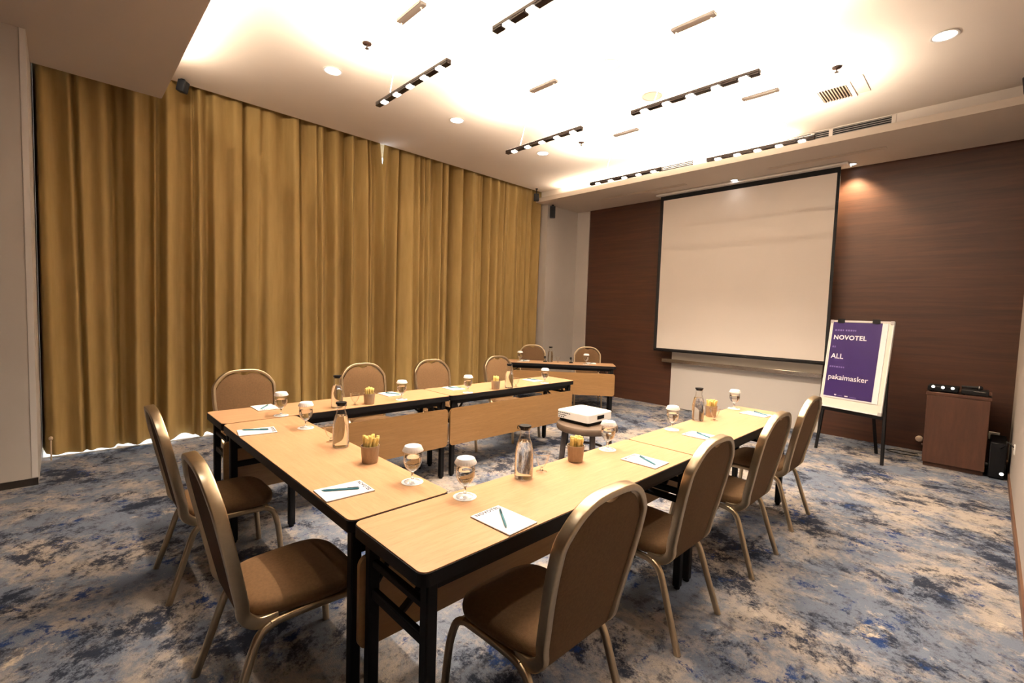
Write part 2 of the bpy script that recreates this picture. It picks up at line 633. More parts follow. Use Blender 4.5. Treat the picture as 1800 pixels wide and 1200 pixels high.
def make_table():
    t = thing('training_table', '', 'table', group='folding training tables')
    MB().prism(rrect(.003, L - .003, .003, D - .003, .030), ZT - .004, ZT).obj('tabletop', 'beech', t)
    MB().prism(rrect(0, L, 0, D, .033), ZT - .045, ZT - .0035).obj('edge_band', 'black_plastic', t)
    a = MB()
    for y in (.035, D - .055):
        a.box(.06, L - .06, y, y + .02, ZT - .085, ZT - .045)
    a.obj('apron_frame', 'black_metal', t, smooth=False)
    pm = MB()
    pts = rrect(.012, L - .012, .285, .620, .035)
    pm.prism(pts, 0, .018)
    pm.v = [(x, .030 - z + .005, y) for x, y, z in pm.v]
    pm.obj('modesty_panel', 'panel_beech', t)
    for x in (.055, L - .055):
        for y in (.045, D - .045):
            MB().bbox(x - .02, x + .02, y - .02, y + .02, 0.012, ZT - .05, .005).obj('leg', 'black_metal', t)
            MB().lathe([(.016, 0), (.017, .004), (.017, .014)], 10, (x, y, 0)).obj('foot_glide', 'black_plastic', t)
        MB().bbox(x - .012, x + .012, .060, D - .060, .475, .510, .004).obj('crossbar', 'black_metal', t)
        MB().bbox(x - .012, x + .012, .060, D - .060, .590, .615, .004).obj('crossbar', 'black_metal', t)
        sx = 1 if x < L / 2 else -1
        MB().sweep([(x, D / 2, .49), (x + sx * .26, D / 2, ZT - .06)], rsec(.014, .006), side=(0, 1, 0)).obj('folding_stay', 'black_metal', t)
        MB().sweep([(x, .05, .50), (x + sx * .13, .05, ZT - .06)], rsec(.010, .006), side=(0, 1, 0)).obj('folding_stay', 'black_metal', t)
        MB().sweep([(x + sx * .04, .06, ZT - .06), (x + sx * .04, .030, .60), (x + sx * .04, .028, .50)], rsec(.014, .004), side=(1, 0, 0)).obj('panel_bracket', 'black_metal', t)
    return t


TH = 0.0036
T0 = make_table()
xl = 2.240


def put_table(first, label, loc, rz):
    if first:
        T0.location = loc
        T0.rotation_euler = (0, 0, rz)
        T0['label'] = label
        return T0
    return dup(T0, label, loc, rz)


put_table(True, 'beech-top training table at the near end of the curtain-side row', (xl + D, -.009, 0), PI / 2 + TH)
put_table(False, 'beech-top training table at the far end of the curtain-side row', (xl + D - .006, L - .009 + .004, 0), PI / 2 + TH)
put_table(False, 'beech-top training table across the near end, joining both rows', (4.434, D - .002, 0), PI + TH)
put_table(False, 'beech-top training table nearest the camera in the right-hand row', (4.4434 - .006, L + .003, 0), -PI / 2 + TH)
put_table(False, 'beech-top training table at the far end of the right-hand row', (4.4434 - .012, 2 * L + .007, 0), -PI / 2 + TH)
FT = 0.7043
FO = Vector((0.744, 4.101, 0))
put_table(False, 'beech-top training table standing apart near the screen wall corner', FO, FT)


def fpt(u, v, z=0.0):
    return Vector((FO.x + u * math.cos(FT) - v * math.sin(FT), FO.y + u * math.sin(FT) + v * math.cos(FT), z))


# ------------------------------------------------------------------ banquet chairs
CH = 0.950


def make_chair():
    t = thing('banquet_chair', '', 'chair', group='banquet chairs')
    zb = .375

    def hw(v):
        return .182 + .040 * min(1, v / .72) - .004 * max(0, v - .72)

    def back_y(z):
        return -.178 - (z - .375) * .208

    top = CH - .012

    def Hu(u):
        return top - .120 * abs(u) ** 3.4

    # arch frame path
    half = [(.180, -.080, .372), (.181, -.125, .371), (.182, -.158, .381), (.184, back_y(.42) - .002, .416)]
    for v in (.22, .4, .6, .8, 1.0):
        z = zb + v * (Hu(1) - zb) * .965
        half.append((hw(v), back_y(z), z))
    for u in (.965, .90, .80, .66, .48, .25):
        z = Hu(u)
        half.append((hw(1) * u, back_y(z), z))
    pts = half + [(0, back_y(top), top)] + [(-x, y, z) for x, y, z in reversed(half)]
    MB().sweep(catmull(pts, 3), rsec(.0115, .021, .45, 3), side=(1, 0, 0)).obj('back_frame', 'gold_frame', t)
    # padded back, with the hand slot at the crown
    nu, nv = 30, 16
    vs = []
    for layer in (0, 1):
        for j in range(nv + 1):
            v = j / nv
            for i in range(nu + 1):
                u = -1 + 2 * i / nu
                x = (hw(v) - .013) * u
                zt = Hu(u) - .019
                if abs(x) < .050:
                    zt -= .018 * (0.5 + .5 * math.cos(PI * x / .050)) ** .6
                z = zb + .004 + v * (zt - zb - .004)
                e = (1 - abs(u) ** 4) * (1 - abs(2 * v - 1) ** 6)
                y = back_y(z) + (.010 + .014 * e if layer == 0 else -.008 - .006 * e)
                vs.append((x, y, z))
    fs = []
    n1 = (nu + 1) * (nv + 1)
    for j in range(nv):
        for i in range(nu):
            a = j * (nu + 1) + i
            fs.append((a, a + 1, a + nu + 2, a + nu + 1))
            fs.append((n1 + a + nu + 1, n1 + a + nu + 2, n1 + a + 1, n1 + a))
    ring = [i for i in range(nu + 1)] + [j * (nu + 1) + nu for j in range(1, nv + 1)] + [nv * (nu + 1) + i for i in range(nu - 1, -1, -1)] + [j * (nu + 1) for j in range(nv - 1, 0, -1)]
    for a, b in zip(ring, ring[1:] + ring[:1]):
        fs.append((a, n1 + a, n1 + b, b))
    MB().add(vs, fs).obj('backrest', 'chair_fabric', t, angle=60)
    # seat cushion
    n = 40
    rings = [(.90, .376), (.985, .384), (1.0, .404), (.985, .424), (.90, .437), (.70, .446), (.40, .452), (.12, .454)]
    vs, fs = [], []
    for sc, z in rings:
        for k in range(n):
            a = 2 * PI * k / n
            ca, sa = math.cos(a), math.sin(a)
            x = math.copysign(abs(ca) ** .52, ca)
            y = math.copysign(abs(sa) ** .52, sa)
            wx = .205 + .018 * y
            vs.append((sc * wx * x, .028 + sc * .215 * y, z))
    for i in range(len(rings) - 1):
        for k in range(n):
            k2 = (k + 1) % n
            fs.append((i * n + k, i * n + k2, (i + 1) * n + k2, (i + 1) * n + k))
    fs.append(tuple(range(n - 1, -1, -1)))
    fs.append(tuple((len(rings) - 1) * n + k for k in range(n)))
    MB().add(vs, fs).obj('seat', 'chair_fabric', t, angle=70)
    sec = rsec(.0125, .014, .7, 3)
    for sg in (-1, 1):
        fl = catmull([(sg * .222, .262, 0), (sg * .214, .244, .22), (sg * .206, .228, .305), (sg * .202, .208, .345), (sg * .198, .170, .364)], 4)
        rail = catmull([(sg * .198, .170, .364), (sg * .193, .06, .365), (sg * .190, -.06, .363), (sg * .192, -.105, .357)], 3)
        rl = catmull([(sg * .192, -.105, .357), (sg * .196, -.140, .338), (sg * .200, -.164, .295), (sg * .207, -.208, .16), (sg * .216, -.262, 0)], 4)
        MB().sweep(fl, sec, side=(1, 0, 0)).obj('leg', 'gold_frame', t)
        MB().sweep(rl, sec, side=(1, 0, 0)).obj('leg', 'gold_frame', t)
        MB().sweep(rail, sec, side=(1, 0, 0)).obj('seat_rail', 'gold_frame', t)
    MB().sweep([(-.200, .195, .352), (.200, .195, .352)], rsec(.010, .010), side=(0, 0, 1)).obj('stretcher', 'gold_frame', t)
    MB().sweep([(-.190, -.10, .356), (.190, -.10, .356)], rsec(.010, .010), side=(0, 0, 1)).obj('stretcher', 'gold_frame', t)
    return t


C0 = make_chair()
XC = 4.815
chairs = [
    ('brown padded banquet chair in front, nearest the camera on the right-hand row', (4.855, .520, 0), PI / 2),
    ('brown padded banquet chair second from the camera on the right-hand row', (XC - .005, 1.43, 0), PI / 2),
    ('brown padded banquet chair third from the camera on the right-hand row', (XC, 2.332, 0), PI / 2),
    ('brown padded banquet chair farthest from the camera on the right-hand row', (XC - .03, 3.205, 0), PI / 2),
    ('brown padded banquet chair at the cross table, nearer the camera', (4.045, -.09, 0), 0.0),
    ('brown padded banquet chair at the cross table, nearer the curtain', (3.01, -.095, 0), 0.0),
    ('brown padded banquet chair first from the left, backed to the curtain', (1.965, .365, 0), -PI / 2),
    ('brown padded banquet chair second from the left, backed to the curtain', (1.965, 1.40, 0), -PI / 2),
    ('brown padded banquet chair third from the left, backed to the curtain', (1.955, 2.21, 0), -PI / 2),
    ('brown padded banquet chair fourth from the left, partly behind a water bottle', (1.96, 3.19, 0), -PI / 2),
]
a, b = fpt(.434, .82), fpt(1.385, .80)
chairs += [('brown padded banquet chair behind the separate far table, beside the curtain', a, FT + PI),
           ('brown padded banquet chair behind the separate far table, nearer the screen', b, FT + PI)]
for i, (lb, loc, rz) in enumerate(chairs):
    if i == 0:
        C0.location, C0.rotation_euler, C0['label'] = loc, (0, 0, rz), lb
    else:
        dup(C0, lb, loc, rz)

# ------------------------------------------------------------------ table settings
WH = ['at the near end of the curtain-side row', 'second along the curtain-side row', 'third along the curtain-side row',
      'at the far end of the curtain-side row', 'on the cross table by the curtain-side row', 'on the cross table by the right-hand row',
      'nearest the camera on the right-hand row', 'second along the right-hand row', 'third along the right-hand row',
      'farthest on the right-hand row', 'at the left seat of the far separate table', 'at the right seat of the far separate table']
GP = [(2.631, .348), (3.062, .353), (2.583, 1.301), (2.625, 1.966), (2.611, 3.04), (4.245, .367), (4.515, .441), (4.495, 1.465), (4.499, 2.207), (4.473, 3.352), (.850, 4.42), (1.645, 5.063)]
GO = [0, 2, 3, 4, 1, 5, 6, 7, 8, 9, 10, 11]     # glass order by seat


def make_coaster():
    c = tag(MB().lathe([(.0455, 0), (.0470, .0008), (.0470, .0018), (.0455, .0024)], 32).obj('coaster', 'paper'), '', 'coaster', 'round paper coasters under the glasses')
    r = MB()
    for k in range(16):
        if k % 5 == 4:
            continue
        a0 = 2 * PI * k / 16
        r.sweep([((.034) * math.cos(a0 + .30 * q / 3), .034 * math.sin(a0 + .30 * q / 3), .0026) for q in range(4)], rsec(.0002, .0028, .4, 1), side=(0, 0, 1))
    r.obj('print_ring', 'print_blue', c)
    return c


def make_goblet():
    t = thing('water_goblet', '', 'glass', group='capped water goblets')
    prof = [(.002, .004), (.033, .0015), (.034, .0), (.034, .002), (.020, .006), (.007, .012), (.0052, .022), (.0052, .036), (.008, .044), (.019, .052), (.0315, .066), (.0385, .084), (.0398, .100), (.0380, .122), (.0345, .140)]
    MB().lathe(prof[8:], 28, close=False).obj('bowl', 'glass', t)
    MB().lathe([(.001, .010)] + prof[5:9] + [(.001, .046)], 20).obj('stem', 'solid_glass', t)
    MB().lathe([(.034, .001), (.034, .002), (.020, .006), (.007, .011)], 28, close=False).obj('foot', 'glass', t)
    MB().lathe([(.002, .0475), (.007, .0475), (.0178, .0535), (.0300, .0672), (.0370, .0845), (.0384, .100), (.0376, .110), (.001, .110)], 28).obj('water', 'water', t)
    # pleated paper cap
    n = 48
    vs, fs = [], []
    rows = [(.0350, .132, 0), (.0365, .132, .0006), (.0435, .136, .0014), (.0440, .138, .0014), (.0375, .152, .0006), (.0350, .1575, .0003), (.031, .1590, 0), (.002, .1590, 0)]
    for r, z, p in rows:
        for k in range(n):
            a0 = 2 * PI * k / n
            rr = r + (p if k % 2 else -p)
            vs.append((rr * math.cos(a0), rr * math.sin(a0), z))
    for i in range(len(rows) - 1):
        for k in range(n):
            k2 = (k + 1) % n
            fs.append((i * n + k, i * n + k2, (i + 1) * n + k2, (i + 1) * n + k))
    fs.append(tuple((len(rows) - 1) * n + k for k in range(n)))
    MB().add(vs, fs).obj('paper_cap', 'paper', t)
    return t


co0, gb0 = make_coaster(), make_goblet()
for i in range(12):
    x, y = GP[GO[i]]
    lc = 'round white paper coaster under the goblet ' + WH[i]
    lg = 'stemmed water goblet with white paper cap ' + WH[i]
    if i == 0:
        co0.location, co0['label'] = (x, y, ZT), lc
        gb0.location, gb0['label'] = (x, y, ZT + .0024), lg
    else:
        dup(co0, lc, (x, y, ZT), i * .7)
        dup(gb0, lg, (x, y, ZT + .0024), i * .9)


def make_carafe():
    t = thing('water_carafe', '', 'bottle', group='glass water carafes')
    MB().lathe([(.030, .003), (.038, .0), (.0415, .004), (.0425, .012), (.0425, .085), (.0415, .115), (.0385, .140), (.0320, .165), (.0250, .184), (.0222, .196), (.0222, .212), (.0250, .226), (.0262, .232)], 32, close=False).obj('bottle', 'glass', t)
    MB().lathe([(.001, .006), (.039, .006), (.0410, .012), (.0410, .085), (.0400, .115), (.0372, .139), (.0310, .163), (.0290, .170), (.001, .170)], 32).obj('water', 'water', t)
    MB().lathe([(.001, .003), (.038, .003)], 32, close=False).obj('base_disc', 'glass', t)
    lid = MB().lathe([(.0215, .222), (.0235, .232), (.0275, .2325), (.0285, .236), (.0275, .2415), (.001, .242)], 28).obj('lid', 'black_plastic', t)
    MB().tube(catmull([(.026, 0, .238), (.033, 0, .236), (.034, 0, .226), (.030, 0, .222)], 4), .0018, 6).obj('lid_tab', 'black_plastic', lid)
    return t


def make_coupe():
    t = thing('dessert_coupe', '', 'glass', group='small empty dessert coupes')
    MB().lathe([(.0075, .022), (.016, .030), (.026, .048), (.034, .072), (.0375, .088)], 28, close=False).obj('bowl', 'glass', t)
    MB().lathe([(.001, .005), (.010, .006), (.006, .014), (.0075, .022), (.001, .024)], 20).obj('stem', 'solid_glass', t)
    MB().lathe([(.026, .0), (.026, .0015), (.010, .006)], 28, close=False).obj('foot', 'glass', t)
    MB().lathe([(.0370, .0875), (.0382, .0875), (.0386, .0890), (.0378, .0900), (.0370, .0890), (.0370, .0875)], 28, close=False).obj('rim', 'solid_glass', t)
    return t


CW = ['on the near curtain-side table', 'on the cross table', 'on the far curtain-side table', 'on the front right-hand table', 'on the rear right-hand table', 'on the separate far table']
CP = [(2.600, .748), (3.564, .351), (2.640, 2.475), (4.514, .777), (4.480, 2.638), (1.149, 4.795)]
DP = [(2.583, .895), (3.445, .348), (2.622, 2.590), (4.508, .905), (4.560, 2.740), (1.252, 4.860)]
cr0, cp0 = make_carafe(), make_coupe()
for i in range(6):
    lb = 'clear glass water carafe with black lid ' + CW[i]
    lc = 'small empty glass coupe beside the carafe ' + CW[i]
    rz = (2.6, .4, 1.0, 3.7, 2.0, 1.0)[i]
    if i == 0:
        cr0.location, cr0.rotation_euler, cr0['label'] = (*CP[i], ZT), (0, 0, rz), lb
        cp0.location, cp0['label'] = (*DP[i], ZT), lc
    else:
        dup(cr0, lb, (*CP[i], ZT), rz)
        dup(cp0, lc, (*DP[i], ZT), 0)

KP = [(2.600, 1.004), (3.891, .351), (2.620, 2.374 - .06), (4.508, 1.160), (4.480, 2.869)]
kc = MB().lathe([(.001, .0), (.035, 0), (.0375, .004), (.0435, .078), (.0445, .082), (.0440, .084), (.0415, .084), (.0360, .006), (.001, .006)], 28, close=False).obj('snack_cup', 'cup_wood')
tag(kc, '', 'cup', 'cups of wafer sticks')
st_me = MB().lathe([(.0025, .0), (.0058, .0), (.0060, .088), (.0080, .095), (.0086, .104), (.0074, .112), (.0050, .113), (.0034, .107), (.0025, .095)], 12, close=False).mesh('wafer_stick', 'stick')
rs = random.Random(5)
for i in range(5):
    lb = 'wood-patterned snack cup of wafer sticks ' + CW[i]
    if i == 0:
        kc.location, kc['label'] = (*KP[i], ZT), lb
    else:
        dup(kc, lb, (*KP[i], ZT), i * .8)
    spots = [(0, 0)] + [(.0145 * math.cos(a0), .0145 * math.sin(a0)) for a0 in [2 * PI * k / 5 + .4 for k in range(5)]] + [(.0278 * math.cos(a0), .0278 * math.sin(a0)) for a0 in [2 * PI * k / 10 for k in range(10)]]
    for (dx, dy) in spots:
        o = bpy.data.objects.new('wafer_stick', st_me)
        COL.objects.link(o)
        o.location = (KP[i][0] + dx, KP[i][1] + dy, ZT + .0065 + rs.uniform(0, .012))
        o.rotation_euler = (-dy * 3.4 + rs.uniform(-.006, .006), dx * 3.4 + rs.uniform(-.006, .006), rs.uniform(0, 6))
        tag(o, 'pale yellow wafer stick standing in the snack cup ' + CW[i], 'snack', 'wafer sticks in the snack cup ' + CW[i])

# notepads: local x across (width .145), local y from foot (0) to head (.205)
NW, NL = .142, .195
txt = text_mesh('NOVOTEL', .0235, 'ink', bold=0.0009, extrude=.0002, align='CENTER', spacing=1.12)


def make_pad():
    t = thing('notepad', '', 'notepad', group='notepads at the seats')
    MB().bbox(-NW / 2, NW / 2, 0, NL, .0015, .0055, .0006).obj('sheets', 'paper', t)
    MB().box(-NW / 2 - .001, NW / 2 + .001, 0, NL, 0, .0015).obj('backing_card', 'card_back', t)
    o = bpy.data.objects.new('heading', txt)
    COL.objects.link(o)
    o.parent = t
    o.location = (0, NL - .022, .0057)
    return t


def make_pen():
    t = thing('pen', '', 'pen', group='teal pens on the notepads')
    b = MB().lathe([(.0012, 0), (.0036, .010), (.0044, .018), (.0044, .135), (.0040, .142), (.0015, .145)], 12)
    b.xf(Matrix.Rotation(-PI / 2, 4, 'X'))
    b.obj('barrel', 'pen_teal', t)
    MB().bbox(-.0013, .0013, .098, .142, .0040, .0062, .0005).obj('clip', 'black_plastic', t)
    return t


pd0, pn0 = make_pad(), make_pen()
# foot centre, heading direction, pen start(tip) and end
h = math.pi / 2
PADS = [((2.435, .338), h), ((2.44, 1.345), h), ((2.49, 1.995), h - .05), ((2.53, 3.07), h - .08),
        ((2.972, .006), -.16), ((4.158, .004), -.04), ((4.868, .420), h + .05), ((4.838, 1.440), h + .02), ((4.80, 2.200), h), ((4.775, 3.240), h - .1)]
PENS = [((2.388, .289), (2.239, .393)), ((2.40, 1.39), (2.28, 1.33)), ((2.44, 2.04), (2.33, 1.98)), ((2.46, 3.12), (2.34, 3.06)),
        ((2.928, .037), (3.014, .175)), ((4.121, .025), (4.199, .168)), ((4.83, .373), (4.691, .466)), ((4.82, 1.41), (4.685, 1.476)), ((4.784, 2.168), (4.649, 2.236)), ((4.768, 3.248), (4.641, 3.319))]
for k, u in ((10, .36), (11, 1.40)):
    p = fpt(u, .40)
    PADS.append(((p.x, p.y), FT + PI))
    p1, p2 = fpt(u + .03, .36), fpt(u - .02, .24)
    PENS.append(((p1.x, p1.y), (p2.x, p2.y)))
for i in range(12):
    (x, y), rz = PADS[i]
    if i < 4:
        rz = PI / 2 + (rz - h)          # head toward -x is +pi/2
        rz = PI / 2 + PI + (PADS[i][1] - h)   # curtain-side sitters: head toward +x
    if i < 4:
        # sitter is at -x side: foot at small x, heading at large x
        x -= .215
    lb = 'white notepad with printed heading ' + WH[i]
    lp = 'teal ballpoint pen lying on the notepad ' + WH[i]
    (ax, ay), (bx, by) = PENS[i]
    pr = math.atan2(by - ay, bx - ax) - PI / 2
    ploc = (ax, ay, ZT + .0055 + .0044)
    if i == 0:
        pd0.location, pd0.rotation_euler, pd0['label'] = (x, y, ZT), (0, 0, rz), lb
        pn0.location, pn0.rotation_euler, pn0['label'] = ploc, (0, 0, pr), lp
    else:
        dup(pd0, lb, (x, y, ZT), rz)
        dup(pn0, lp, ploc, pr)

# two small table microphones on the far table
for k, (x, y) in enumerate(((1.095, 4.735), (1.415, 4.985))):
    t = thing('desk_microphone', ('small black microphone on the far table beside the carafe', 'small black microphone mid-table on the far separate table')[k], 'microphone', (x, y, ZT), .9, 'small black microphones on the far table')
    MB().lathe([(.001, 0), (.030, 0), (.032, .006), (.028, .014), (.012, .018), (.001, .019)], 18).obj('base', 'black_plastic', t)
    MB().tube(catmull([(0, 0, .017), (0, .004, .040), (0, .018, .062)], 4), .006, 8).obj('neck', 'black_plastic', t)
    MB().lathe([(.002, -.022), (.014, -.016), (.019, 0), (.014, .016), (.002, .022)], 14, (0, .022, .070)).obj('head', 'black_cloth', t)

# ------------------------------------------------------------------ stool and projector
t = thing('round_stool', 'round wooden stool inside the U of tables carrying the projector', 'stool', (3.275, 2.93, 0))
MB().lathe([(.001, .385), (.275, .385), (.290, .392), (.294, .405), (.294, .436), (.286, .448), (.270, .450), (.001, .450)], 48).obj('seat', 'stool_wood', t)
for k in range(4):
    a0 = PI / 4 + k * PI / 2 + .10
    ca, sa = math.cos(a0), math.sin(a0)
    MB().sweep([(.245 * ca, .245 * sa, 0), (.215 * ca, .215 * sa, .39)], rsec(.024, .024, .4), side=(ca, sa, 0)).obj('leg', 'stool_leg', t)
MB().lathe([(.150, .20), (.165, .20), (.165, .222), (.150, .222), (.150, .20)], 40, close=False).obj('brace_ring', 'stool_leg', t)

t = thing('projector', 'white projector with black underside on the round stool', 'projector', (3.215, 2.965, .450))
pw, pdp = .190, .195
MB().prism(rrect(-pw + .012, pw - .012, -pdp + .012, pdp - .012, .03), .012, .036).obj('underside', 'black_plastic', t)
m = MB().prism(rrect(-pw, pw, -pdp, pdp, .028), .034, .106)
m.prism(rrect(-pw + .006, pw - .006, -pdp + .006, pdp - .006, .024), .106, .111)
body = m.obj('body', 'white_gloss', t)
for k in range(7):
    MB().bbox(-.172 + k * .022, -.157 + k * .022, -pdp - .002, -pdp + .002, .083, .092, .0008).obj('port', 'black_plastic', body)
for k in range(6):
    MB().bbox(-.168 + k * .017, -.156 + k * .017, -pdp - .002, -pdp + .002, .063, .071, .0008).obj('port', 'black_plastic', body)
for k in range(3):
    MB().bbox(-.165 + k * .026, -.148 + k * .026, -pdp - .002, -pdp + .002, .043, .052, .0008).obj('port', 'black_plastic', body)
MB().bbox(pw - .002, pw + .002, -.055, .055, .055, .090, .001).obj('vent_opening', 'black_plastic', body)
MB().lathe([(.001, 0), (.030, 0), (.034, .004), (.034, .016), (.026, .018), (.020, .012), (.001, .010)], 24).xf(Matrix.Translation((.06, pdp - .002, .070)) @ Matrix.Rotation(-PI / 2, 4, 'X')).obj('lens', 'black_plastic', t)
MB().lathe([(.001, 0), (.016, 0), (.018, .003), (.016, .005), (.001, .006)], 18, (.07, .09, .111)).obj('focus_dial', 'grey_plastic', t)
for sx in (-1, 1):
    for sy in (-1, 1):
        MB().lathe([(.001, 0), (.014, 0), (.014, .013), (.001, .013)], 12, (sx * .15, sy * .15, 0)).obj('foot', 'black_plastic', t)

# ------------------------------------------------------------------ projection screen and wall board
SY = 6.387
t = thing('projection_screen', 'large pull-down projection screen with black border on the brown wall', 'screen', (0, 0, 0))
x0, x1, z0, z1 = 2.085, 4.453, .992, 3.395
MB().box(x0, x1, SY, SY + .003, z0, z1).obj('screen_surface', 'screen_cloth', t, smooth=False)
m = MB()
for a in ((x0 - .055, x0, z0 - .03, z1 + .05), (x1, x1 + .035, z0 - .03, z1 + .05), (x0, x1, z1, z1 + .05), (x0, x1, z0 - .02, z0)):
    m.box(a[0], a[1], SY - .0008, SY + .0035, a[2], a[3])
m.obj('border', 'black_cloth', t, smooth=False)
MB().bbox(x0 - .05, x1 + .03, SY - .012, SY + .016, z0 - .048, z0 - .018, .006).obj('weight_bar', 'black_metal', t)
MB().bbox(x0 - .10, x1 + .12, SY - .085, SY + .115, ZS - .032, ZS - .001, .006).obj('housing', 'white_paint', t)
MB().box(x0 - .055, x1 + .035, SY - .0008, SY + .0035, z1 + .05, ZS - .03).obj('leader_cloth', 'black_cloth', t, smooth=False)

t = thing('white_wall_board', 'tall white board on the brown wall behind the projection screen', 'board', (0, 0, 0))
MB().bbox(2.262, 4.398, W - .05, W - .002, .004, 3.30, .004).obj('panel', 'board_white', t)
tr = MB().bbox(2.13, 4.42, W - .135, W - .05, .765, .800, .006).obj('pen_tray', 'steel', t)
MB().bbox(2.13, 4.42, W - .140, W - .132, .755, .815, .003).obj('tray_lip', 'steel', tr)
for x in (2.99, 3.22):
    MB().lathe([(.001, 0), (.015, 0), (.015, .012), (.001, .014)], 14, (x, W - .095, .800)).obj('magnet', 'white_gloss', tr)

# ------------------------------------------------------------------ flip chart
EL = Vector((4.568, 5.706, 0))
eu = Vector((.951, -.309, 0))
nb = Vector((.309, .951, 0))
ew = Vector((nb.x * .12, nb.y * .12, 1.0))
nrm = eu.cross(ew).normalized()      # toward the viewer side
if nrm.y > 0:
    nrm = -nrm


def ep(u, z, d=0.0):
    return EL + eu * u + ew * z + nrm * d


def eplate(u0, u1, za, zb_, d0, d1):
    m = MB()
    vs = [ep(u, z, d) for d in (d0, d1) for u, z in ((u0, za), (u1, za), (u1, zb_), (u0, zb_))]
    m.add(vs, [(0, 1, 2, 3), (7, 6, 5, 4), (0, 4, 5, 1), (1, 5, 6, 2), (2, 6, 7, 3), (3, 7, 4, 0)])
    return m


t = thing('flip_chart_easel', 'flip chart easel with black legs beside the projection screen', 'easel')
eplate(-.008, .618, .520, 1.515, -.012, .004).obj('board', 'paper_cream', t, smooth=False)
m = MB()
for a in ((-.016, .626, .510, .524), (-.016, -.004, .524, 1.52), (.614, .626, .524, 1.52), (-.016, .626, 1.512, 1.524)):
    m2 = eplate(a[0], a[1], a[2], a[3], -.014, .010)
    m.add(m2.v, m2.f)
m.obj('board_frame', 'white_gloss', t, smooth=False)
for u in (.0, .61):
    for z in (.525, 1.51):
        eplate(u - .018, u + .018, z - .018, z + .018, .008, .013).obj('corner_cap', 'grey_plastic', t, smooth=False)
leg = rsec(.015, .011, .4)
MB().sweep([ep(.0, .0, -.02), ep(.055, 1.50, -.02)], leg, side=eu).obj('leg', 'black_metal', t)
MB().sweep([ep(.683, .0, -.02), ep(.575, 1.50, -.02)], leg, side=eu).obj('leg', 'black_metal', t)
apex = ep(.34, 1.46, -.06)
MB().sweep([Vector((5.106, 6.031, 0)), apex], leg, side=eu).obj('leg', 'black_metal', t)
MB().sweep([ep(.05, 1.45, -.035), ep(.58, 1.45, -.035)], leg, side=(0, 0, 1)).obj('top_bar', 'black_metal', t)
MB().sweep([ep(.02, .49, -.02), ep(.65, .49, -.02)], rsec(.02, .012), side=(0, 0, 1)).obj('tray_bar', 'black_metal', t)
for u in (.10, .46):
    eplate(u - .035, u + .035, 1.495, 1.540, .004, .022).obj('clip', 'black_plastic', t, smooth=False)
# paper pad on the easel
p = thing('paper_pad', 'white flip chart paper pad clipped on the easel behind the purple poster', 'paper pad')
eplate(.012, .575, .625, 1.500, .0045, .0105).obj('sheets', 'paper', p, smooth=False)
# poster
p = thing('poster', 'purple notice sheet with white lettering on the flip chart', 'poster')
pl = eplate(.016, .520, .640, 1.502, .0110, .0125).obj('sheet', 'poster_purple', p, smooth=False)
Rm = Matrix((eu, ew.normalized(), nrm)).transposed()
if Rm.determinant() < 0:
    print('poster frame flipped')


def lettering(body, u, z, size, mat, bold, sp=1.0):
    o = bpy.data.objects.new('lettering', text_mesh(body, size, mat, bold=bold, extrude=.0003, spacing=sp))
    COL.objects.link(o)
    o.parent = pl
    M = Rm.to_4x4()
    M.translation = ep(u, z, .0131)
    o.matrix_world = M


lettering('NOVOTEL', .040, 1.302, .071, 'letter_white', .0020, 1.08)
lettering('ALL', .040, 1.080, .082, 'letter_white', .0010)
lettering('pakaimasker', .040, .838, .084, 'letter_white', .0003)


def dashes(u, z, lens, hgt, mat):
    m = MB()
    for ln in lens:
        m2 = eplate(u, u + ln, z, z + hgt, .0126, .0132)
        m.add(m2.v, m2.f)
        u += ln + .008
    m.obj('small_print', mat, pl, smooth=False)


dashes(.045, 1.400, (.022, .018, .020, .012), .018, 'letter_lilac')
dashes(.160, 1.400, (.016, .020, .018, .014, .010), .018, 'letter_lilac')
dashes(.042, 1.205, (.014, .012), .020, 'letter_lilac')
dashes(.042, .975, (.018, .016, .012, .020, .014, .018, .012), .016, 'letter_lilac')
dashes(.135, .655, (.022,), .014, 'letter_white')
dashes(.170, .655, (.05,), .005, 'letter_lilac')
dashes(.245, .655, (.034,), .011, 'letter_white')
dashes(.295, .655, (.07,), .005, 'letter_lilac')

# ------------------------------------------------------------------ side cabinet and gear
t = thing('side_cabinet', 'dark brown veneer cabinet in the right corner of the room', 'cabinet', (5.745, 5.895, 0))
MB().bbox(-.238, .238, .018, .60, .045, .765, .003).obj('body', 'cabinet_veneer', t)
MB().bbox(-.246, .246, .0, .61, .765, .798, .003).obj('top', 'cabinet_veneer', t)
MB().bbox(-.228, .228, .030, .58, 0, .045, .002).obj('plinth', 'cabinet_veneer', t)
MB().bbox(-.236, .236, .000, .018, .048, .762, .002).obj('door', 'cabinet_veneer', t)
for sy in (.12, .5):
    MB().lathe([(.001, 0), (.010, 0), (.010, .02), (.001, .02)], 10).xf(Matrix.Translation((-.238, sy, .20)) @ Matrix.Rotation(-PI / 2, 4, 'Y')).obj('hinge_cap', 'cabinet_veneer', t)

